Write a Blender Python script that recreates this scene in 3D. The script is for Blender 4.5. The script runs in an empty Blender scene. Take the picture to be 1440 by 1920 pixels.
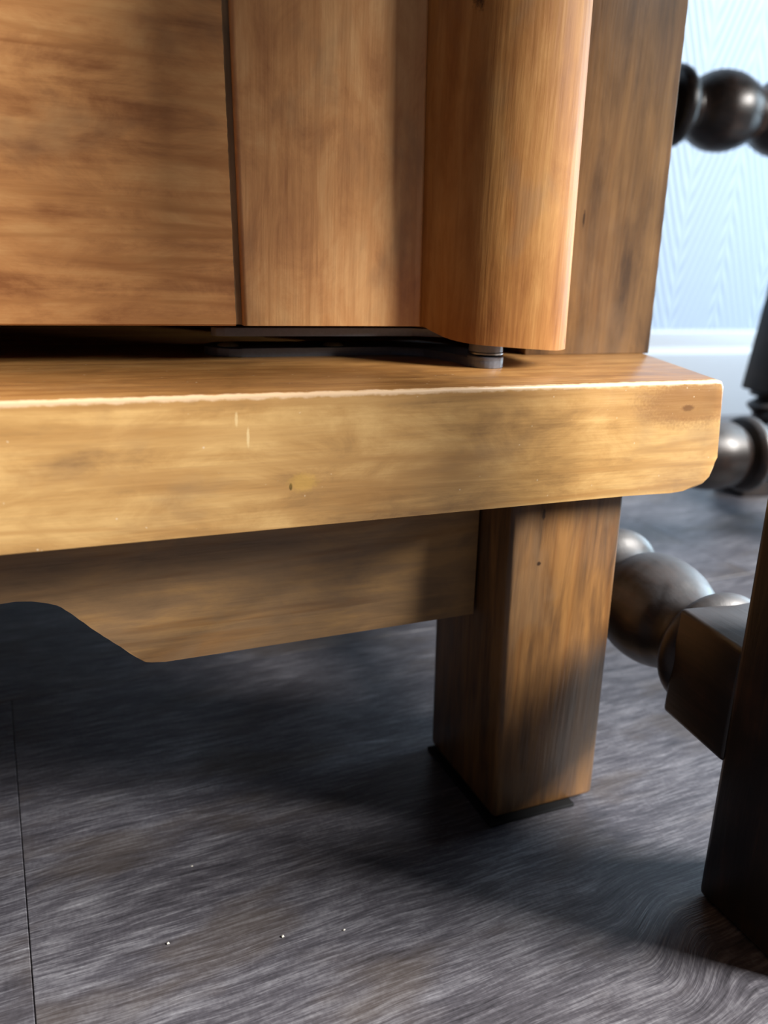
import bpy, bmesh, math, random
from mathutils import Vector, Matrix
from math import sin, cos, pi, radians
random.seed(7)
S = bpy.context.scene
C = S.collection

# ------------------------------------------------------------------ camera
PITCH, ROLL, YAW = radians(18.2367), radians(2.653), radians(23.9975)
fwd = Vector((sin(YAW) * cos(PITCH), cos(YAW) * cos(PITCH), -sin(PITCH)))
rgt = Vector((cos(YAW), -sin(YAW), 0))
upv = rgt.cross(fwd)
R = rgt * cos(ROLL) + upv * sin(ROLL)
U = -rgt * sin(ROLL) + upv * cos(ROLL)
cam_d = bpy.data.cameras.new('camera')
cam = bpy.data.objects.new('camera', cam_d)
C.objects.link(cam)
M = Matrix.Identity(4)
for i in range(3):
    M[i][0], M[i][1], M[i][2] = R[i], U[i], -fwd[i]
M.translation = Vector((-0.0391695, -0.25, 0.24573834))
cam.matrix_world = M
cam_d.sensor_width = 36
cam_d.lens = 36 * 1552.544 / 1920
cam_d.clip_start = 0.01
cam_d.dof.use_dof = True
cam_d.dof.focus_distance = 0.295
cam_d.dof.aperture_fstop = 9.0
S.camera = cam

# ------------------------------------------------------------------ light
W = bpy.data.worlds.new('daylight')
S.world = W
W.use_nodes = True
W.node_tree.nodes['Background'].inputs[0].default_value = (0.62, 0.72, 1.0, 1)
W.node_tree.nodes['Background'].inputs[1].default_value = 0.048


def area(name, loc, target, sx, sy, power, col):
    d = bpy.data.lights.new(name, 'AREA')
    d.shape = 'RECTANGLE'
    d.size, d.size_y, d.energy, d.color = sx, sy, power, col
    o = bpy.data.objects.new(name, d)
    C.objects.link(o)
    o.location = loc
    o.rotation_euler = (Vector(target) - Vector(loc)).to_track_quat('-Z', 'Y').to_euler()
    return o


area('window_daylight', (1.72, -1.08, 1.50), (0.0, -1.08, 1.50), 0.9, 1.0, 285, (1.0, 0.96, 0.91))
area('garden_door_daylight', (1.72, 0.34, 0.55), (0.0, 0.34, 0.55), 0.6, 0.9, 24, (0.64, 0.85, 1.0))

V = S.view_settings
V.view_transform = 'Standard'
V.look = 'None'
V.gamma = 1.0
V.use_curve_mapping = False
V.exposure = 0.0
S.cycles.use_denoising = True
S.cycles.max_bounces = 8


# ------------------------------------------------------------------ helpers
def lin(r, g, b):
    f = lambda c: (c / 255 / 12.92) if c / 255 <= 0.04045 else ((c / 255 + 0.055) / 1.055) ** 2.4
    return (f(r), f(g), f(b), 1)


def finish(name, bm, mat, parent=None, smooth=35, kind=None):
    bmesh.ops.recalc_face_normals(bm, faces=bm.faces[:])
    c = Vector((0, 0, 0))
    lo = Vector([min(v.co[i] for v in bm.verts) for i in range(3)])
    hi = Vector([max(v.co[i] for v in bm.verts) for i in range(3)])
    c = (lo + hi) / 2
    bmesh.ops.translate(bm, verts=bm.verts[:], vec=-c)
    me = bpy.data.meshes.new(name)
    bm.to_mesh(me)
    bm.free()
    me.materials.append(mat)
    if smooth:
        for p in me.polygons:
            p.use_smooth = len(p.vertices) <= 8
        me.set_sharp_from_angle(angle=radians(smooth))
    o = bpy.data.objects.new(name, me)
    C.objects.link(o)
    off = Vector((0, 0, 0))
    q = parent
    while q is not None:
        off += q.location
        q = q.parent
    o.parent = parent
    o.location = c - off
    if kind:
        o['kind'] = kind
    return o


def thing(name, label, cat, loc):
    o = bpy.data.objects.new(name, None)
    C.objects.link(o)
    o.location = loc
    o['label'] = label
    o['category'] = cat
    return o


def bevel(bm, w, seg=3, edges=None):
    if w > 0:
        bmesh.ops.bevel(bm, geom=edges or bm.edges[:], offset=w, segments=seg, profile=0.5, affect='EDGES', clamp_overlap=True)


def prism(pts, axis, a, b, bev=0.0, seg=3, bm=None):
    """polygon in the plane across `axis`, extruded from a to b"""
    bm = bm or bmesh.new()

    def co(p, t):
        if axis == 'y':
            return (p[0], t, p[1])
        if axis == 'x':
            return (t, p[0], p[1])
        return (p[0], p[1], t)
    A = [bm.verts.new(co(p, a)) for p in pts]
    B = [bm.verts.new(co(p, b)) for p in pts]
    n = len(pts)
    fa, fb = bm.faces.new(A), bm.faces.new(B)
    for i in range(n):
        bm.faces.new((A[i], A[(i + 1) % n], B[(i + 1) % n], B[i]))
    bevel(bm, bev, seg)
    return bm


def box(x0, x1, y0, y1, z0, z1, bev=0.0, seg=3):
    return prism([(x0, y0), (x1, y0), (x1, y1), (x0, y1)], 'z', z0, z1, bev, seg)


K = -0.03613          # the whole cabinet leans a touch to the left


def shear(bm):
    for v in bm.verts:
        v.co.x += K * v.co.z
    return bm


def lathe(bm, p0, d, prof, n=40):
    """profile of (t, r) turned about the axis p0 + t*d"""
    d = Vector(d).normalized()
    a = d.orthogonal().normalized()
    b = d.cross(a)
    rings = []
    for t, r in prof:
        rings.append([bm.verts.new(Vector(p0) + d * t + a * (r * cos(2 * pi * k / n)) + b * (r * sin(2 * pi * k / n))) for k in range(n)])
    for i in range(len(rings) - 1):
        for k in range(n):
            bm.faces.new((rings[i][k], rings[i][(k + 1) % n], rings[i + 1][(k + 1) % n], rings[i + 1][k]))
    bm.faces.new(rings[0])
    bm.faces.new(rings[-1])
    return bm


def smooth_prof(keys, sub=6):
    """Catmull-Rom through (t, r) keys"""
    out = []
    n = len(keys)
    for i in range(n - 1):
        p0, p1, p2, p3 = keys[max(i - 1, 0)], keys[i], keys[i + 1], keys[min(i + 2, n - 1)]
        for j in range(sub):
            s = j / sub
            r = 0.5 * (2 * p1[1] + (p2[1] - p0[1]) * s + (2 * p0[1] - 5 * p1[1] + 4 * p2[1] - p3[1]) * s * s + (3 * p1[1] - p0[1] - 3 * p2[1] + p3[1]) * s ** 3)
            out.append((p1[0] + (p2[0] - p1[0]) * s, max(r, 0.001)))
    out.append(keys[-1])
    return out


# ------------------------------------------------------------------ materials
class NT:
    def __init__(self, name):
        self.m = bpy.data.materials.new(name)
        self.m.use_nodes = True
        self.t = self.m.node_tree
        self.b = self.t.nodes['Principled BSDF']
        self.pos = self.t.nodes.new('ShaderNodeNewGeometry').outputs['Position']

    def link(self, a, b):
        self.t.links.new(a, b)

    def val(self, sock, v):
        if hasattr(v, 'node'):
            self.link(v, sock)
        elif isinstance(v, (tuple, list)) and len(v) == 3 and sock.type == 'RGBA':
            sock.default_value = (*v, 1)
        else:
            sock.default_value = v

    def math(self, op, a, b=0.0, c=0.0, clamp=False):
        n = self.t.nodes.new('ShaderNodeMath')
        n.operation = op
        n.use_clamp = clamp
        for i, v in enumerate((a, b, c)):
            self.val(n.inputs[i], v)
        return n.outputs[0]

    def vmul(self, vec, s, off=(0, 0, 0)):
        n = self.t.nodes.new('ShaderNodeVectorMath')
        n.operation = 'MULTIPLY_ADD'
        self.val(n.inputs[0], vec)
        n.inputs[1].default_value = s
        n.inputs[2].default_value = off
        return n.outputs[0]

    def noise(self, vec, scale=1.0, detail=4, rough=0.55, dist=0.0):
        n = self.t.nodes.new('ShaderNodeTexNoise')
        self.val(n.inputs['Vector'], vec)
        n.inputs['Scale'].default_value = scale
        n.inputs['Detail'].default_value = detail
        n.inputs['Roughness'].default_value = rough
        n.inputs['Distortion'].default_value = dist
        return n.outputs[0]

    def ramp(self, fac, stops):
        n = self.t.nodes.new('ShaderNodeValToRGB')
        e = n.color_ramp.elements
        while len(e) < len(stops):
            e.new(0.5)
        for el, (p, c) in zip(e, stops):
            el.position = p
            el.color = c
        self.val(n.inputs[0], fac)
        return n.outputs[0]

    def step(self, v, a, b):
        n = self.t.nodes.new('ShaderNodeMapRange')
        n.interpolation_type = 'SMOOTHSTEP'
        self.val(n.inputs[0], v)
        n.inputs[1].default_value, n.inputs[2].default_value = a, b
        return n.outputs[0]

    def mix(self, fac, a, b, mode='MIX'):
        n = self.t.nodes.new('ShaderNodeMix')
        n.data_type = 'RGBA'
        n.blend_type = mode
        self.val(n.inputs[0], fac)
        self.val(n.inputs[6], a)
        self.val(n.inputs[7], b)
        return n.outputs[2]

    def bump(self, h, strength, dist):
        n = self.t.nodes.new('ShaderNodeBump')
        n.inputs['Strength'].default_value = strength
        n.inputs['Distance'].default_value = dist
        self.val(n.inputs['Height'], h)
        self.link(n.outputs[0], self.b.inputs['Normal'])

    def spot(self, centre, size):
        """1 at the centre of an ellipsoid, 0 outside"""
        v = self.t.nodes.new('ShaderNodeVectorMath')
        v.operation = 'SUBTRACT'
        self.link(self.pos, v.inputs[0])
        v.inputs[1].default_value = centre
        m = self.vmul(v.outputs[0], tuple(1 / s for s in size))
        l = self.t.nodes.new('ShaderNodeVectorMath')
        l.operation = 'LENGTH'
        self.link(m, l.inputs[0])
        return l.outputs['Value']


def wood(name, grain, dark, mid, light, seed=0.0, spots=(), rough=0.36, stripe=0.5, blotch=0.5, specks=False, pale_edge=None, tint=None, gloss=0.45, rings=9.0, ring_k=0.55):
    """honey-stained pine; grain is the axis the fibres follow"""
    n = NT(name)
    g = 'xyz'.index(grain)

    def st(s, along):
        v = [s, s, s]
        v[g] = s * along
        return tuple(v)
    off = (seed, seed * 1.7, seed * 0.6)
    wob = n.noise(n.vmul(n.pos, st(22, 0.45), off), 1, 2)
    bands = n.noise(n.vmul(n.pos, st(150, 0.11), off), 1, 4, 0.6, 0.5)
    fibre = n.noise(n.vmul(n.pos, st(640, 0.05), off), 1, 2, 0.5)
    mott = n.noise(n.vmul(n.pos, st(62, 0.5 if stripe < 0.65 else 0.2), (seed * 2, 3, 1)), 1, 6, 0.68, 0.5)
    fac = n.math('ADD', n.math('MULTIPLY', bands, stripe), n.math('MULTIPLY', mott, blotch))
    fac = n.math('ADD', fac, n.math('MULTIPLY', n.math('SUBTRACT', fibre, 0.5), 0.08))
    fac = n.math('ADD', fac, n.math('MULTIPLY', n.math('SUBTRACT', wob, 0.5), 0.35))
    fac = n.math('ADD', fac, 0.5 - 0.5 * (stripe + blotch))
    col = n.ramp(fac, [(0.32, dark), (0.48, mid), (0.64, light)])
    # growth rings: contour lines of a stretched noise
    rn = n.noise(n.vmul(n.pos, st(34, 0.05), (seed, 2 * seed, 4)), 1, 2, 0.45, 0.25)
    rp = n.math('PINGPONG', n.math('MULTIPLY', rn, rings), 0.5)
    rl = n.math('MULTIPLY', n.step(rp, 0.22, 0.02), n.step(mott, 0.35, 0.6))
    col = n.mix(n.math('MULTIPLY', rl, ring_k), col, n.mix(1.0, col, (0.62, 0.50, 0.40), 'MULTIPLY'))
    # greyish bloom in the stain
    grey = n.noise(n.vmul(n.pos, st(30, 0.6), (5 + seed, 1, 9)), 1, 4, 0.6, 0.3)
    col = n.mix(n.math('MULTIPLY', n.step(grey, 0.52, 0.70), 0.38), col, lin(138, 112, 84))
    if tint:
        col = n.mix(1.0, col, tint, 'MULTIPLY')
    if specks:
        nz = n.t.nodes.new('ShaderNodeSeparateXYZ')
        gn = n.t.nodes.new('ShaderNodeNewGeometry')
        n.link(gn.outputs['True Normal'], nz.inputs[0])
        col = n.mix(n.step(nz.outputs[2], 0.85, 0.97), col, n.mix(1.0, col, (0.62, 0.53, 0.46), 'MULTIPLY'))  # darker top face: richer stain, plus shade put into the colour
    for c, s, k, shade in spots:
        d = n.spot(c, s)
        d = n.math('ADD', d, n.math('MULTIPLY', n.math('SUBTRACT', n.noise(n.vmul(n.pos, (900, 900, 900)), 1, 2), 0.5), 0.7))
        col = n.mix(n.math('MULTIPLY', n.step(d, 1.05, 0.45), k), col, shade)
    if pale_edge:  # pale worn edge, with its highlight put into the colour
        zt, ye = pale_edge
        sp = n.t.nodes.new('ShaderNodeSeparateXYZ')
        n.link(n.pos, sp.inputs[0])
        wr = n.math('MULTIPLY', n.math('SUBTRACT', n.noise(n.vmul(n.pos, (240, 240, 240)), 1, 3), 0.5), 0.0022)
        a = n.step(n.math('ADD', sp.outputs[2], wr), zt - 0.0022, zt - 0.0012)
        b = n.step(n.math('ADD', sp.outputs[1], wr), ye + 0.0016, ye + 0.0006)
        col = n.mix(n.math('MULTIPLY', n.math('MULTIPLY', a, b), 0.75), col, lin(236, 204, 168))
    if specks:
        vo = n.t.nodes.new('ShaderNodeTexVoronoi')
        n.link(n.vmul(n.pos, (260, 260, 260)), vo.inputs['Vector'])
        vo.inputs['Scale'].default_value = 1
        pick = n.noise(n.vmul(n.pos, (330, 330, 330)), 1, 0)
        f = n.math('MULTIPLY', n.step(vo.outputs['Distance'], 0.13, 0.05), n.step(pick, 0.60, 0.63))
        col = n.mix(n.math('MULTIPLY', f, 0.6), col, lin(225, 205, 175))
    n.link(col, n.b.inputs['Base Color'])
    rg = n.math('ADD', rough, n.math('MULTIPLY', n.math('SUBTRACT', mott, 0.5), 0.2))
    n.link(rg, n.b.inputs['Roughness'])
    n.b.inputs['Specular IOR Level'].default_value = gloss
    n.b.inputs['Coat Weight'].default_value = 0.12 if gloss > 0.4 else 0.0
    n.b.inputs['Coat Roughness'].default_value = 0.25
    n.bump(n.math('ADD', fibre, n.math('MULTIPLY', mott, 0.7)), 0.22, 0.0006)
    return n.m


def plain(name, col, rough=0.5, metal=0.0, var=0.0, scale=200, bump=0.0):
    n = NT(name)
    if var:
        f = n.noise(n.vmul(n.pos, (scale,) * 3), 1, 4)
        n.link(n.mix(f, tuple(c * (1 - var) for c in col[:3]), tuple(min(1, c * (1 + var)) for c in col[:3])), n.b.inputs['Base Color'])
        if bump:
            n.bump(f, bump, 0.0008)
    else:
        n.b.inputs['Base Color'].default_value = col
    n.b.inputs['Roughness'].default_value = rough
    n.b.inputs['Metallic'].default_value = metal
    return n.m


DK, MD, LT = lin(138, 88, 44), lin(186, 130, 68), lin(216, 164, 94)
BLK = lin(40, 24, 14)
m_door = wood('honey_pine_crossgrain', 'x', lin(160, 106, 64), lin(206, 148, 92), lin(226, 174, 114), 1.3, blotch=0.62, stripe=0.4)
m_stile = wood('honey_pine_stile', 'z', lin(166, 112, 70), lin(206, 150, 96), lin(224, 174, 118), 4.1, blotch=0.62, stripe=0.22, ring_k=0.3)
m_round = wood('honey_pine_moulding', 'z', lin(134, 84, 42), lin(166, 114, 60), lin(192, 142, 82), 7.7, blotch=0.3, stripe=0.48, ring_k=0.3,
               rough=0.52, gloss=0.25, spots=[((0.1183, 0.0437, 0.3268), (0.0030, 0.006, 0.0060), 0.92, BLK), ((0.1655, 0.0345, 0.2095), (0.0012, 0.003, 0.002), 0.7, lin(90, 52, 24))])
m_post = wood('honey_pine_post', 'z', lin(80, 60, 42), lin(122, 92, 60), lin(150, 114, 72), 9.2, blotch=0.3, stripe=0.55, ring_k=0.4,  # pine darkened and greyed: the post's shade is in the colour
              spots=[((0.1952, 0.0734, 0.2581), (0.0007, 0.004, 0.0045), 0.8, BLK)])
m_plank = wood('honey_pine_plank', 'x', lin(148, 112, 70), lin(188, 146, 90), lin(212, 172, 112), 2.6, blotch=0.66, stripe=0.4, pale_edge=(0.1984, 0.0), rough=0.32, specks=True,
               spots=[((0.0383, 0, 0.1673), (0.0007, 0.004, 0.0015), 0.95, lin(30, 20, 14)), ((0.0425, 0, 0.1685), (0.006, 0.004, 0.004), 0.35, lin(222, 178, 84)),
                      ((0.2018, 0, 0.1874), (0.0038, 0.004, 0.0016), 0.75, BLK), ((0.205, 0, 0.190), (0.034, 0.004, 0.012), 0.6, lin(128, 86, 50)),  # the wide spot paints a shadow over the plank's right end
                      ((0.0242, 0, 0.1845), (0.0006, 0.004, 0.004), 0.6, lin(240, 214, 160)), ((0.0205, 0, 0.1905), (0.0006, 0.004, 0.003), 0.5, lin(240, 214, 160))])
m_apron = wood('honey_pine_apron', 'x', lin(124, 98, 70), lin(148, 116, 80), lin(176, 136, 86), 5.5, blotch=0.5, stripe=0.6, rough=0.5)  # darkened pine: shade below the plank is put into the colour
m_leg = wood('honey_pine_leg', 'z', lin(82, 59, 38), lin(118, 83, 48), lin(146, 104, 58), 8.4, blotch=0.35, stripe=0.8, rough=0.42,  # pine darkened to carry the leg's shade in its colour
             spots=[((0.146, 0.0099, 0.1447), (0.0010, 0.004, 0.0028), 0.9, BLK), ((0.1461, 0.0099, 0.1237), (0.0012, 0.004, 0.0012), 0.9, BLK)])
m_inner = wood('honey_pine_inside', 'x', DK, MD, LT, 3.3, rough=0.6)
m_raw = wood('raw_sawn_wood', 'z', lin(96, 78, 56), lin(124, 102, 74), lin(150, 126, 94), 6.1, rough=0.8)
m_iron = plain('black_iron', lin(112, 114, 122), 0.38, 0.1, 0.25, 900)
m_steel = plain('worn_steel', lin(150, 150, 152), 0.3, 1.0, 0.2, 700)
m_brass = plain('dull_brass', lin(206, 190, 140), 0.3, 0.4, 0.3, 1200)
m_pad = plain('black_felt', lin(9, 9, 11), 0.95, 0, 0.3, 1500)
m_crumb = plain('pale_crumb', lin(226, 222, 210), 0.8, 0, 0.1, 2000)


def oak_dark(name, axis):
    n = NT(name)
    s = [300.0, 300.0, 300.0]
    s['xyz'.index(axis)] = 22.0
    f = n.noise(n.vmul(n.pos, tuple(s)), 1, 4, 0.6, 0.4)
    g = n.noise(n.vmul(n.pos, (45, 45, 45)), 1, 4)
    col = n.ramp(n.math('ADD', n.math('MULTIPLY', f, 0.5), n.math('MULTIPLY', g, 0.5)), [(0.3, lin(14, 11, 10)), (0.5, lin(29, 21, 18)), (0.7, lin(58, 39, 29))])
    nz = n.t.nodes.new('ShaderNodeSeparateXYZ')
    gn = n.t.nodes.new('ShaderNodeNewGeometry')
    n.link(gn.outputs['Normal'], nz.inputs[0])
    dn = n.noise(n.vmul(n.pos, (130, 130, 130)), 1, 4)
    dust_sheen = n.math('MULTIPLY', n.step(n.math('ADD', nz.outputs[2], n.math('MULTIPLY', n.math('SUBTRACT', dn, 0.5), 0.9)), 0.35, 1.05), 0.34)
    col = n.mix(dust_sheen, col, lin(118, 120, 126))          # dusty grey with the sheen put into the colour, on what faces up
    n.link(col, n.b.inputs['Base Color'])
    n.link(n.math('ADD', 0.36, n.math('MULTIPLY', dust_sheen, 0.5)), n.b.inputs['Roughness'])
    n.b.inputs['Specular IOR Level'].default_value = 0.5
    n.bump(f, 0.2, 0.0006)
    return n.m


m_oak_z = oak_dark('dark_oak_upright', 'z')
m_oak_x = oak_dark('dark_oak_rail', 'x')
m_oak_y = oak_dark('dark_oak_stretcher', 'y')


def floor_mat():
    n = NT('grey_oak_vinyl')
    info = n.t.nodes.new('ShaderNodeObjectInfo').outputs['Random']
    sp = n.t.nodes.new('ShaderNodeSeparateXYZ')
    n.link(n.pos, sp.inputs[0])
    x, y = sp.outputs[0], sp.outputs[1]
    # the figure bends around a knot near the chair leg
    dy = n.math('MULTIPLY', n.math('SUBTRACT', y, -0.070), 1 / 0.030)
    env = n.math('POWER', 2.718, n.math('MULTIPLY', n.math('MULTIPLY', dy, dy), -1.0))
    bend = n.math('MULTIPLY', n.math('MULTIPLY', n.step(x, 0.150, 0.182), env), -0.017)
    wav = n.math('MULTIPLY', n.math('SUBTRACT', n.noise(n.vmul(n.pos, (7, 9, 1)), 1, 2), 0.5), 0.012)
    yy = n.math('ADD', n.math('ADD', n.math('SUBTRACT', y, n.math('MULTIPLY', x, 0.032)), bend), wav)
    cb = n.t.nodes.new('ShaderNodeCombineXYZ')
    n.val(cb.inputs[0], x)
    n.val(cb.inputs[1], yy)
    n.val(cb.inputs[2], n.math('MULTIPLY', info, 7.0))
    v = cb.outputs[0]
    fine = n.noise(n.vmul(v, (75, 1100, 1)), 1, 3, 0.6, 0.1)
    mid = n.noise(n.vmul(v, (30, 330, 1)), 1, 4, 0.65, 0.2)
    big = n.noise(n.vmul(v, (14, 40, 1)), 1, 3, 0.55, 0.3)
    tex = n.noise(n.vmul(v, (700, 420, 1)), 1, 2, 0.5, 0.0)
    fac = n.math('ADD', n.math('ADD', n.math('MULTIPLY', fine, 0.36), n.math('MULTIPLY', mid, 0.34)), n.math('ADD', n.math('MULTIPLY', big, 0.22), n.math('MULTIPLY', tex, 0.10)))
    col = n.ramp(fac, [(0.38, lin(48, 47, 52)), (0.50, lin(82, 80, 86)), (0.60, lin(120, 119, 124)), (0.71, lin(168, 169, 173))])
    warm = n.noise(n.vmul(v, (13, 30, 1), (3, 8, 2)), 1, 3)
    col = n.mix(n.math('MULTIPLY', n.step(warm, 0.5, 0.7), 0.4), col, lin(86, 74, 60))
    tan = n.spot((0.190, -0.064, 0), (0.022, 0.013, 1))
    col = n.mix(n.math('MULTIPLY', n.step(tan, 1.0, 0.3), 0.55), col, n.mix(1.0, col, (1.35, 1.12, 0.80), 'MULTIPLY'))
    col = n.mix(1.0, col, n.ramp(info, [(0.0, (0.86, 0.87, 0.9, 1)), (1.0, (1.0, 1.0, 1.0, 1))]), 'MULTIPLY')
    n.link(col, n.b.inputs['Base Color'])
    n.link(n.math('ADD', 0.40, n.math('MULTIPLY', n.math('SUBTRACT', 0.5, fine), 0.25)), n.b.inputs['Roughness'])
    n.b.inputs['Specular IOR Level'].default_value = 0.45
    n.bump(n.math('ADD', fine, n.math('MULTIPLY', mid, 0.5)), 0.35, 0.0006)
    return n.m


def wall_mat():
    n = NT('white_chevron_wallpaper')
    sp = n.t.nodes.new('ShaderNodeSeparateXYZ')
    n.link(n.pos, sp.inputs[0])
    h = n.math('ADD', sp.outputs[0], sp.outputs[1])
    tri = n.math('PINGPONG', h, 0.085)
    ph = n.math('ADD', n.math('MULTIPLY', tri, 2.6), sp.outputs[2])
    w = n.math('SINE', n.math('MULTIPLY', ph, 2 * pi / 0.033))
    crease = n.math('MULTIPLY', n.step(tri, 0.003, 0.014), n.step(tri, 0.082, 0.071))
    w = n.math('MULTIPLY', w, crease)
    w = n.math('MULTIPLY', w, n.math('ADD', 0.6, n.noise(n.vmul(n.pos, (60, 60, 12)), 1, 2)))
    n.link(n.mix(n.step(w, -0.7, 0.7), lin(122, 140, 162), lin(164, 180, 198)), n.b.inputs['Base Color'])
    n.b.inputs['Roughness'].default_value = 0.7
    n.bump(w, 0.35, 0.0016)
    return n.m


m_floor = floor_mat()
m_wall = wall_mat()
m_white = plain('white_gloss_paint', lin(150, 155, 163), 0.35, 0, 0.03, 60)
m_sub = plain('dark_underlay', lin(20, 20, 22), 0.9)

# ------------------------------------------------------------------ setting
bm = bmesh.new()
fl = finish('floor', box(-1.6, 1.9, -1.4, 0.92, -0.03, -0.004), m_sub, None, 0, 'structure')
fl['label'] = 'grey wood-effect plank floor'
# planks run along the cabinet front; butt joints staggered
FT = 0.032            # the planks lie a touch askew to the cabinet
pw = 0.33
for r in range(-4, 4):
    y0, y1 = -0.142 + pw * r, -0.142 + pw * (r + 1)
    j = {0: [-1.7, -0.0540, 1.06, 2.0], 1: [-1.7, -0.62, 0.50, 2.0]}.get(r, [-1.7, -0.9 + (r * 0.47) % 0.9, 0.3 + (r * 0.47) % 0.9, 2.0])
    for a, b in zip(j[:-1], j[1:]):
        g = 0.00012
        bm = box(a + g, b - g, y0 + g, y1 - g, -0.004, 0.0, 0.0003, 1)
        for v in bm.verts:
            v.co = Vector((v.co.x - FT * v.co.y, v.co.y + FT * v.co.x, v.co.z))
        geo = bm.verts[:] + bm.edges[:] + bm.faces[:]
        bmesh.ops.bisect_plane(bm, geom=geo, plane_co=(0, 0.90, 0), plane_no=(0, 1, 0), clear_outer=True)
        if bm.faces:
            finish('plank', bm, m_floor, fl, 30)

WY = 0.752
wb = finish('wall_back', box(-1.6, 1.9, WY, WY + 0.12, 0, 2.5), m_wall, None, 0, 'structure')
bb = finish('baseboard_back', prism([(WY, 0.0), (WY - 0.016, 0.0), (WY - 0.016, 0.100), (WY - 0.013, 0.108), (WY - 0.007, 0.112), (WY - 0.0065, 0.130), (WY - 0.003, 0.135), (WY, 0.135)], 'x', -1.6, 1.75, 0.0008, 2), m_white, None, 40, 'structure')

# right wall with a tall window, beyond the frame, that lets the daylight in
WX = 1.76
bm = bmesh.new()
HOLES = [(-1.60, -0.58, 0.95, 2.05), (-0.07, 0.63, 0.05, 1.95)]
bm = bmesh.new()
rects = [(-1.8, -1.60, 0, 2.5), (-0.58, -0.07, 0, 2.5), (0.63, WY, 0, 2.5)]
for a, b, c, d in HOLES:
    rects += [(a, b, 0, c), (a, b, d, 2.5)]
for a, b, c, d in rects:
    prism([(a, c), (b, c), (b, d), (a, d)], 'x', WX, WX + 0.14, 0, 1, bm)
wr = finish('wall_right', bm, m_wall, None, 0, 'structure')
for k, (a, b, c, d) in enumerate(HOLES):
    bm = bmesh.new()
    for p, q, r_, t_ in ((a, b, c, c + 0.05), (a, b, d - 0.05, d), (a, a + 0.05, c + 0.05, d - 0.05), (b - 0.05, b, c + 0.05, d - 0.05)):
        prism([(p, r_), (q, r_), (q, t_), (p, t_)], 'x', WX + 0.004, WX + 0.07, 0.003, 1, bm)
    finish('window_%d' % (k + 1), bm, m_white, None, 30, 'structure')

# ------------------------------------------------------------------ cabinet
ZT, ZB = 0.1984, 0.1529
cab = thing('cabinet', 'honey-stained wooden cabinet on square legs, with a black-hinged door', 'cabinet', (-0.2, 0.25, 0.0))
H = 0.82


def jag(pts, step, amp):
    """roughen a polyline the way a saw leaves it"""
    out = []
    for (a, b), (c, d) in zip(pts[:-1], pts[1:]):
        L = math.hypot(c - a, d - b)
        n = max(1, int(L / step))
        nx, ny = -(d - b) / L, (c - a) / L
        for i in range(n):
            s = i / n
            o = random.uniform(-amp, amp) if i else 0
            out.append((a + (c - a) * s + nx * o, b + (d - b) * s + ny * o))
    out.append(pts[-1])
    return out


# base plank: its end is cut back at an angle and its lower corner is rounded
bm = bmesh.new()
xs = [(-0.70, 0)]
front = [(-0.72, ZB), (0.1763, ZB), (0.2000, ZB - 0.0006), (0.2063, ZB - 0.0002), (0.2130, ZB + 0.0005), (0.2170, ZB + 0.0018), (0.2200, ZB + 0.0045), (0.2214, ZB + 0.0085), (0.2218, 0.1660), (0.2193, 0.1952), (0.2178, 0.1975), (0.2145, ZT), (-0.72, ZT)]
A = [bm.verts.new((x, 0.0, z)) for x, z in front]
def back_x(x, z):
    return x + (0.0262 * max(0.0, min(1.0, (z - ZB) / 0.03)) if x > 0.19 else 0.0)


B = [bm.verts.new((back_x(x, z), 0.0800, z)) for x, z in front]
D = [bm.verts.new((back_x(x, z), 0.120, z)) for x, z in front]
bm.faces.new(A)
bm.faces.new(D)
for P, Q in ((A, B), (B, D)):
    for i in range(len(A)):
        j = (i + 1) % len(A)
        bm.faces.new((P[i], P[j], Q[j], Q[i]))
bm.edges.ensure_lookup_table()
fe = [e for e in bm.edges if abs(e.verts[0].co.y) < 1e-6 and abs(e.verts[1].co.y) < 1e-6]
bevel(bm, 0.0016, 3, fe)
finish('base_plank', bm, m_plank, cab, 40)

# apron with the sawn cut-out
cut = [(-0.0530, 0.1236), (-0.0479, 0.1238), (-0.0430, 0.1232), (-0.0380, 0.1222), (-0.0351, 0.1210), (-0.0298, 0.1158), (-0.0231, 0.1088), (-0.0153, 0.1016), (-0.0118, 0.0980), (-0.0081, 0.0945), (-0.0066, 0.0935), (-0.0044, 0.0929), (0.0004, 0.0926), (0.0044, 0.0926)]
left = [(-0.50 - (x + 0.0530), z) for x, z in reversed(cut)]
body = [(-0.65, ZB), (-0.65, 0.0926)] + left + cut[:5] + jag(cut[4:11], 0.0017, 0.00012)[1:] + cut[11:] + [(0.1315, 0.0930), (0.1300, ZB)]
bm = prism(body, 'y', 0.0328, 0.0528)
bm.edges.ensure_lookup_table()
bevel(bm, 0.0004, 2, [e for e in bm.edges if abs(e.verts[0].co.y - 0.0328) < 1e-6 and abs(e.verts[1].co.y - 0.0328) < 1e-6])
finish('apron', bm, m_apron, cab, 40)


def leg(x0, x1, y0, y1):
    bm = box(x0, x1, y0, y1, 0.0016, ZB + 0.002, 0.0026, 3)
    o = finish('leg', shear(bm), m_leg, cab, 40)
    finish('foot_pad', box(x0 - 0.0030, x1 - 0.0120, y0 - 0.0030, y1 - 0.002, 0.0, 0.0016, 0.0005, 1), m_pad, o, 40)['label'] = 'black felt pad under the leg'
    return o


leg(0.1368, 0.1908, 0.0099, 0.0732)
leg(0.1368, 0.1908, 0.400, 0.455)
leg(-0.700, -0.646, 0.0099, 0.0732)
leg(-0.700, -0.646, 0.400, 0.455)

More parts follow.
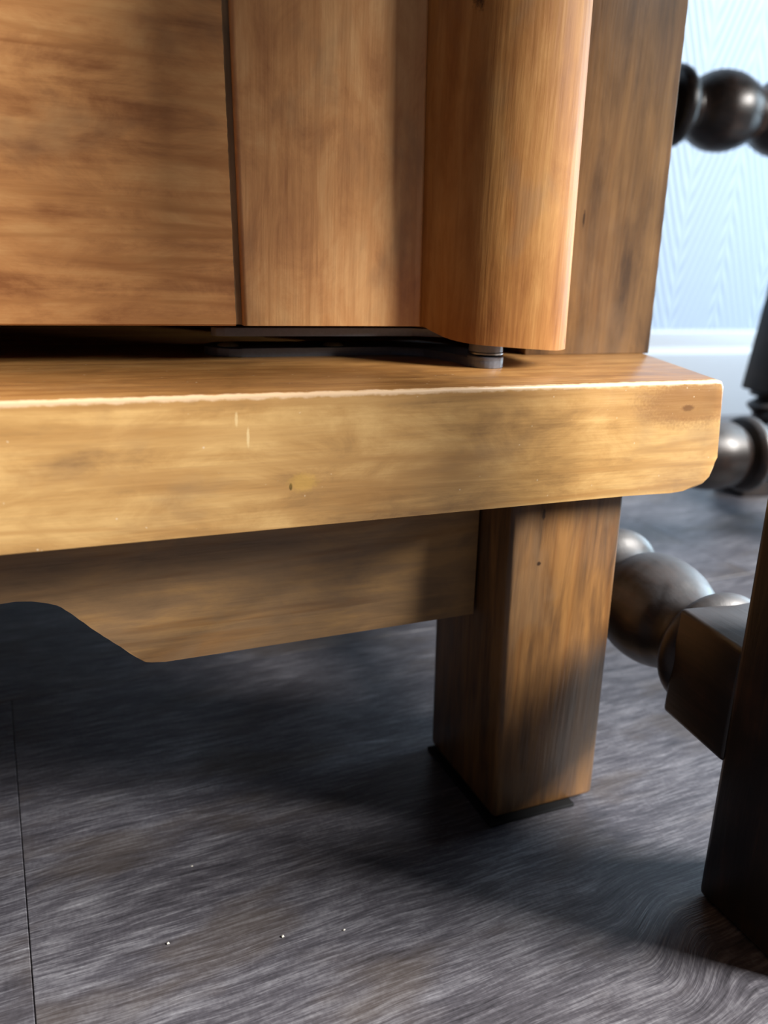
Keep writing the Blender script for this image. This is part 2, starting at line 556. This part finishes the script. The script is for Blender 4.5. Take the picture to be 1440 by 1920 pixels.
# carcass
pst = [(0.1714, 0.0734), (0.2421, 0.0734), (0.2421, 0.0980), (0.1714, 0.0980)]
bm = prism([(x - K * ZT, y) for x, y in pst], 'z', ZT, H, 0.0006, 2)
finish('corner_post', shear(bm), m_post, cab, 35)
finish('corner_post', shear(box(-0.72, -0.65, 0.0734, 0.098, ZT, H, 0.0006, 2)), m_post, cab, 35)
finish('side_panel', shear(box(0.2242 - K * ZT, 0.2400 - K * ZT, 0.0980, 0.460, ZB + 0.002, H, 0.0006, 1)), m_post, cab, 35)
finish('side_panel', shear(box(-0.72, -0.704, 0.0980, 0.460, ZB + 0.002, H, 0.0006, 1)), m_post, cab, 35)
finish('back_panel', shear(box(-0.704, 0.2242 - K * ZT, 0.452, 0.460, ZB + 0.002, H)), m_inner, cab, 0)
finish('light_blocker_board', box(0.142, 0.160, 0.0735, 0.399, 0.0926, ZB + 0.001, 0.0008, 1), m_apron, cab, 40)  # unseen board, added to block light from the floor beneath
finish('light_blocker_board', box(-0.675, -0.657, 0.0735, 0.399, 0.0926, ZB + 0.001, 0.0008, 1), m_apron, cab, 40)  # unseen twin on the left, likewise added
finish('bottom_panel', box(-0.704, 0.2200, 0.120, 0.452, ZB + 0.005, ZT - 0.003), m_inner, cab, 0)
finish('top_board', shear(box(-0.75, 0.27, 0.02, 0.47, H, H + 0.025, 0.003, 2)), m_plank, cab, 35)

# door: cross-grained board, grooved joint, stile and rounded edge moulding
door = bpy.data.objects.new('door', None)
C.objects.link(door)
door.parent = cab
door.location = Vector((-0.1, 0.066, 0.2130)) - cab.location
YD = 0.0597
ZD = 0.2126


def xs_at(x_at_zd, z):
    return x_at_zd + K * (z - ZD)


HT = H - 0.006
edge = jag([(0.03515, ZD + 0.0006), (0.03515, HT)], 0.0016, 0.00013)
edge = [(0.03515, ZD)] + edge
bm = bmesh.new()
rows = []
for x, z in edge:
    y = YD + (0.0006 if z == ZD else 0.0)
    sh = K * (z - ZD)
    rows.append([bm.verts.new(c) for c in ((-0.64 + sh, YD + 0.0125, z), (-0.64 + sh, y, z), (x + sh, y, z), (x + sh, YD + 0.0125, z))])
for p, q in zip(rows[:-1], rows[1:]):
    for i in range(4):
        bm.faces.new((p[i], p[(i + 1) % 4], q[(i + 1) % 4], q[i]))
bm.faces.new(rows[0])
bm.faces.new(rows[-1])
finish('door_board', bm, m_door, door, 0)


def dprism(pts, z0, z1, bev=0.0, seg=2):
    bm = prism(pts, 'z', z0, z1, bev, seg)
    for v in bm.verts:
        v.co.x += K * (v.co.z - ZD)
    return bm


finish('door_groove', dprism([(0.0348, YD + 0.0018), (0.0384, YD + 0.0018), (0.0384, YD + 0.010), (0.0348, YD + 0.010)], ZD + 0.0004, HT), m_raw, door, 0)['label'] = 'bare wood strip at the bottom of the groove'
st = [(0.0379, YD + 0.0125), (0.0379, YD + 0.0012), (0.0384, YD + 0.0003), (0.0394, YD - 0.0001), (0.1080, YD), (0.1105, YD - 0.0003), (0.1115, YD + 0.0004), (0.1115, YD + 0.0125)]
finish('door_stile', dprism(st, ZD, HT, 0.00035, 2), m_stile, door, 35)
# the moulding swells forward from the stile, and its lower end dips to the right
prof = [(0.1111, 0.0599, 0.2130), (0.1121, 0.0553, 0.2122), (0.1140, 0.0518, 0.2108), (0.1178, 0.0450, 0.2090), (0.1246, 0.0380, 0.2080), (0.1334, 0.0335, 0.2076), (0.1436, 0.0310, 0.2071), (0.1520, 0.0304, 0.2066), (0.1590, 0.0320, 0.2061), (0.1650, 0.0356, 0.2060), (0.1690, 0.0405, 0.2059), (0.1706, 0.0460, 0.2059), (0.1710, 0.0560, 0.2059), (0.1706, 0.0715, 0.2062)]
fine_p = []
n = len(prof)
for i in range(n - 1):
    p0, p1, p2, p3 = [Vector(prof[k]) for k in (max(i - 1, 0), i, i + 1, min(i + 2, n - 1))]
    for j in range(5):
        s = j / 5
        fine_p.append(0.5 * (2 * p1 + (p2 - p0) * s + (2 * p0 - 5 * p1 + 4 * p2 - p3) * s * s + (3 * p1 - p0 - 3 * p2 + p3) * s ** 3))
fine_p.append(Vector(prof[-1]))
fine_p.append(Vector((0.1120, 0.0715, 0.2110)))
bm = bmesh.new()
lo = [bm.verts.new(v) for v in fine_p]
hi = [bm.verts.new((v.x + K * (HT - v.z), v.y, HT)) for v in fine_p]
fb = bm.faces.new(lo)
bm.faces.new(hi)
for i in range(len(lo)):
    j = (i + 1) % len(lo)
    bm.faces.new((lo[i], lo[j], hi[j], hi[i]))
bevel(bm, 0.0007, 2, list(fb.edges))
finish('edge_moulding', bm, m_round, door, 40)

# upper hinge leaf under the door
ul = [(0.0275, 0.0690), (0.0290, 0.0668), (0.0320, 0.0660), (0.1105, 0.0660), (0.1240, 0.0600), (0.1275, 0.0440), (0.1400, 0.0440), (0.1440, 0.0560), (0.1400, 0.0715), (0.0320, 0.0715), (0.0285, 0.0708)]
hl = finish('hinge_leaf', prism(ul, 'z', 0.2080, 0.2112, 0.0004, 2), m_iron, door, 35)
hl['label'] = 'black iron hinge leaf under the door'

# lower hinge plate on the plank, with pivot
hinge = bpy.data.objects.new('hinge', None)
C.objects.link(hinge)
hinge.parent = cab
hinge.location = Vector((0.08, 0.085, ZT)) - cab.location
hinge['label'] = 'black iron pivot hinge screwed to the plank'
plate = []
for k in range(9):
    a = pi / 2 + pi * k / 8
    plate.append((0.0415 + 0.0125 * cos(a), 0.0895 + 0.0118 * sin(a)))
plate += [(0.1080, 0.0800), (0.1200, 0.0735), (0.1262, 0.0560)] + [(0.1335 + 0.0074 * cos(a), 0.0443 + 0.0074 * sin(a)) for a in [pi + pi * k / 12 for k in range(13)]] + [(0.1420, 0.0600), (0.1400, 0.0880), (0.1300, 0.1013)]
finish('hinge_plate', prism(plate, 'z', ZT, ZT + 0.0034, 0.0004, 2), m_iron, hinge, 35)
for sx, sy in ((0.0385, 0.0880), (0.0835, 0.0868)):
    bm = lathe(bmesh.new(), (sx, sy, ZT + 0.0030), (0, 0, 1), [(0, 0.0044), (0.0006, 0.0044), (0.0012, 0.0037), (0.0016, 0.0025), (0.0018, 0.0008)], 20)
    finish('screw', bm, m_brass, hinge, 35)['label'] = 'dull brass countersunk screw'
px, py = 0.1335, 0.0443
finish('lower_knuckle', lathe(bmesh.new(), (px, py, ZT + 0.0030), (0, 0, 1), [(0, 0.0074), (0.0012, 0.0074), (0.0015, 0.0071)], 36), m_iron, hinge, 35)
finish('washer', lathe(bmesh.new(), (px, py, ZT + 0.0051), (0, 0, 1), [(0, 0.0066), (0.0002, 0.0072), (0.0008, 0.0072), (0.0010, 0.0066)], 36), m_steel, hinge, 35)['label'] = 'shiny steel washer on the pivot'
finish('upper_knuckle', lathe(bmesh.new(), (px, py, ZT + 0.0060), (0, 0, 1), [(0, 0.0066), (0.0003, 0.0069), (0.0045, 0.0069)], 36), m_iron, hinge, 35)

# ------------------------------------------------------------------ chair
chair = thing('chair', 'dark turned-wood chair with heavy square legs, right of the cabinet', 'chair', (0.45, 0.18, 0.0))


def unit(x, y):
    return Vector((x, y, 0)).normalized()


SD = unit(0.12, 0.99)       # along the side stretcher
CD = unit(0.99, -0.12)      # along the rails
LA = Vector((0.2138, -0.0785, 0))
LB = Vector((0.272, 0.440, 0))
LC = Vector((0.690, 0.390, 0))
LD = LC - LB + LA


def square_leg(c, lo_top, bed, top, w, ang=0.0, lean=0.0):
    """square block at the floor, turned shaft, square block above"""
    bm = bmesh.new()
    h = w / 2

    def blk(z0, z1):
        b = box(-h, h, -h, h, z0, z1, 0.0032, 3)
        me = bpy.data.meshes.new('t')
        b.to_mesh(me)
        b.free()
        k = len(bm.verts)
        bm.from_mesh(me)
        bpy.data.meshes.remove(me)
        bm.verts.ensure_lookup_table()
        rot = Matrix.Rotation(ang, 3, 'Z')
        for v in bm.verts[k:]:
            v.co = rot @ v.co + Vector((c.x, c.y, 0))
    blk(0.0, lo_top)
    L = bed - lo_top
    keys = [(-0.004, h * 0.8), (0.004, h * 0.95), (L * 0.12, h * 0.55), (L * 0.3, h * 0.95), (L * 0.5, h * 0.6), (L * 0.7, h * 0.95), (L * 0.88, h * 0.55), (L - 0.004, h * 0.95), (L + 0.004, h * 0.8)]
    if L > 0.02:
        lathe(bm, (c.x, c.y, lo_top), (0, 0, 1), smooth_prof(keys), 32)
    blk(bed, top)
    for v in bm.verts:
        v.co += CD * (lean * (v.co.z - 0.11))
    return finish('leg', bm, m_oak_z, chair, 40)


square_leg(LA, 0.178, 0.330, 0.49, 0.047, 0.0, -0.03)
square_leg(LB, 0.110, 0.330, 0.49, 0.046, -0.12)
square_leg(LC, 0.060, 0.110, 0.49, 0.046, -0.12, 0.11)
square_leg(LD, 0.110, 0.330, 0.49, 0.046, -0.12)

# side stretcher: square end block, dome, bulb, then beads to the far leg
ZS = 0.0865


def stretcher(p0, p1, name, mat, keys, z, blocks=()):
    d = (p1 - p0)
    bm = bmesh.new()
    lathe(bm, (p0.x, p0.y, z), d, smooth_prof(keys, 7), 44)
    u = d.normalized()
    s = Vector((u.y, -u.x, 0))
    for t0, t1, h in blocks:
        vs = []
        b2 = bmesh.new()
        for t in (t0, t1):
            for a, b in ((-h, -h), (h, -h), (h, h), (-h, h)):
                vs.append(b2.verts.new(p0 + u * t + s * a + Vector((0, 0, z + b))))
        for f in ((0, 1, 2, 3), (4, 5, 6, 7), (0, 1, 5, 4), (1, 2, 6, 5), (2, 3, 7, 6), (3, 0, 4, 7)):
            b2.faces.new([vs[i] for i in f])
        bmesh.ops.recalc_face_normals(b2, faces=b2.faces[:])
        bevel(b2, 0.0022, 3)
        me = bpy.data.meshes.new('t')
        b2.to_mesh(me)
        b2.free()
        bm.from_mesh(me)
        bpy.data.meshes.remove(me)
    return finish(name, bm, mat, chair, 45)


P0 = Vector((0.2150, -0.0560, 0))
P1 = LB
keys = [(0.028, 0.0200), (0.034, 0.0255), (0.039, 0.0262), (0.044, 0.0225), (0.0485, 0.0178), (0.054, 0.0180), (0.062, 0.0220), (0.072, 0.0252), (0.083, 0.0258), (0.093, 0.0235), (0.101, 0.0180), (0.105, 0.0165), (0.109, 0.0185), (0.114, 0.0240), (0.118, 0.0262), (0.126, 0.0240), (0.134, 0.0180), (0.139, 0.0155)]
t = 0.139
while t < 0.44:
    keys += [(t + 0.010, 0.0205), (t + 0.022, 0.0240), (t + 0.034, 0.0205), (t + 0.044, 0.0155)]
    t += 0.044
keys.append((0.492, 0.0155))
stretcher(P0, P1, 'side_stretcher', m_oak_y, keys, ZS, [(-0.004, 0.0345, 0.0236)])
Q0 = LD + SD * 0.022
stretcher(Q0, LC, 'side_stretcher', m_oak_y, [(a, b) for a, b in keys], ZS, [(-0.004, 0.0345, 0.0236)])

# cross stretcher between the two side stretchers
X0 = P0 + (P1 - P0).normalized() * 0.331
X1 = Q0 + (LC - Q0).normalized() * 0.331
L = (X1 - X0).length
kk = [(0.0, 0.016), (0.03, 0.017), (0.06, 0.026), (0.09, 0.0285), (0.12, 0.024), (0.15, 0.019), (0.18, 0.022), (0.215, 0.0285), (0.236, 0.0268), (0.244, 0.0235), (0.2465, 0.0290), (0.252, 0.0315), (0.2575, 0.0290), (0.260, 0.0210), (0.268, 0.0200), (0.285, 0.026), (0.305, 0.028), (0.33, 0.024), (0.35, 0.016), (L, 0.016)]
stretcher(X0, X1, 'cross_stretcher', m_oak_x, kk, 0.0900)

# bobbin-turned back rail between the far legs
L = (LC - LB).length
kk = [(0.0, 0.020)]
t = 0.018
c0 = 0.305
step = 0.0715
i0 = int(c0 / step)
bead = []
for i in range(-4, 2):
    c = c0 + i * step
    kk2 = [(c - 0.0345, 0.0230), (c - 0.0225, 0.0300), (c - 0.010, 0.0345), (c + 0.006, 0.0345), (c + 0.020, 0.0300), (c + 0.0325, 0.0240)]
    bead += [q for q in kk2 if 0.02 < q[0] < L - 0.02]
# narrow disc beside the bead nearest the cabinet
bead = [q for q in bead if not (c0 - 0.0725 < q[0] < c0 - 0.0350)]
bead += [(c0 - 0.0645, 0.0240), (c0 - 0.0600, 0.0330), (c0 - 0.0520, 0.0350), (c0 - 0.0450, 0.0310), (c0 - 0.0400, 0.0245)]
bead.sort()
stretcher(LB, LC, 'back_rail', m_oak_x, [(0.0, 0.022)] + bead + [(L, 0.022)], 0.371)
rb = LD - LA
sb = bmesh.new()
out = [LA + CD * 0.008 - SD * 0.03, LD + CD * 0.03 - SD * 0.03, LC + CD * 0.03 + SD * 0.03, LB + SD * 0.03]
finish('seat', prism([(v.x, v.y) for v in out], 'z', 0.489, 0.52, 0.006, 2), m_oak_x, chair, 35)

# ------------------------------------------------------------------ crumbs on the floor
def crumb(x, y, s, label):
    bm = bmesh.new()
    bmesh.ops.create_icosphere(bm, subdivisions=1, radius=s)
    for v in bm.verts:
        v.co.x *= random.uniform(0.8, 1.7)
        v.co.y *= random.uniform(0.6, 1.1)
        v.co.z *= random.uniform(0.5, 0.8)
    m = min(v.co.z for v in bm.verts)
    for v in bm.verts:
        v.co += Vector((x, y, -m))
    o = finish('crumb', bm, m_crumb, None, 0)
    o['label'] = label
    o['category'] = 'crumb'
    o['group'] = 'crumbs on the floor'


crumb(-0.0085, -0.0067, 0.00055, 'bright white crumb on grey floor, nearest the plank joint')
crumb(0.0311, -0.0183, 0.00065, 'cream elongated crumb on grey floor, middle of three in front of the cabinet')
crumb(0.0533, -0.0234, 0.00045, 'tiny white crumb on grey floor, rightmost of three in front of the cabinet')
crumb(0.0070, 0.0291, 0.0004, 'tiny crumb at the edge of the shadow beneath the cabinet')
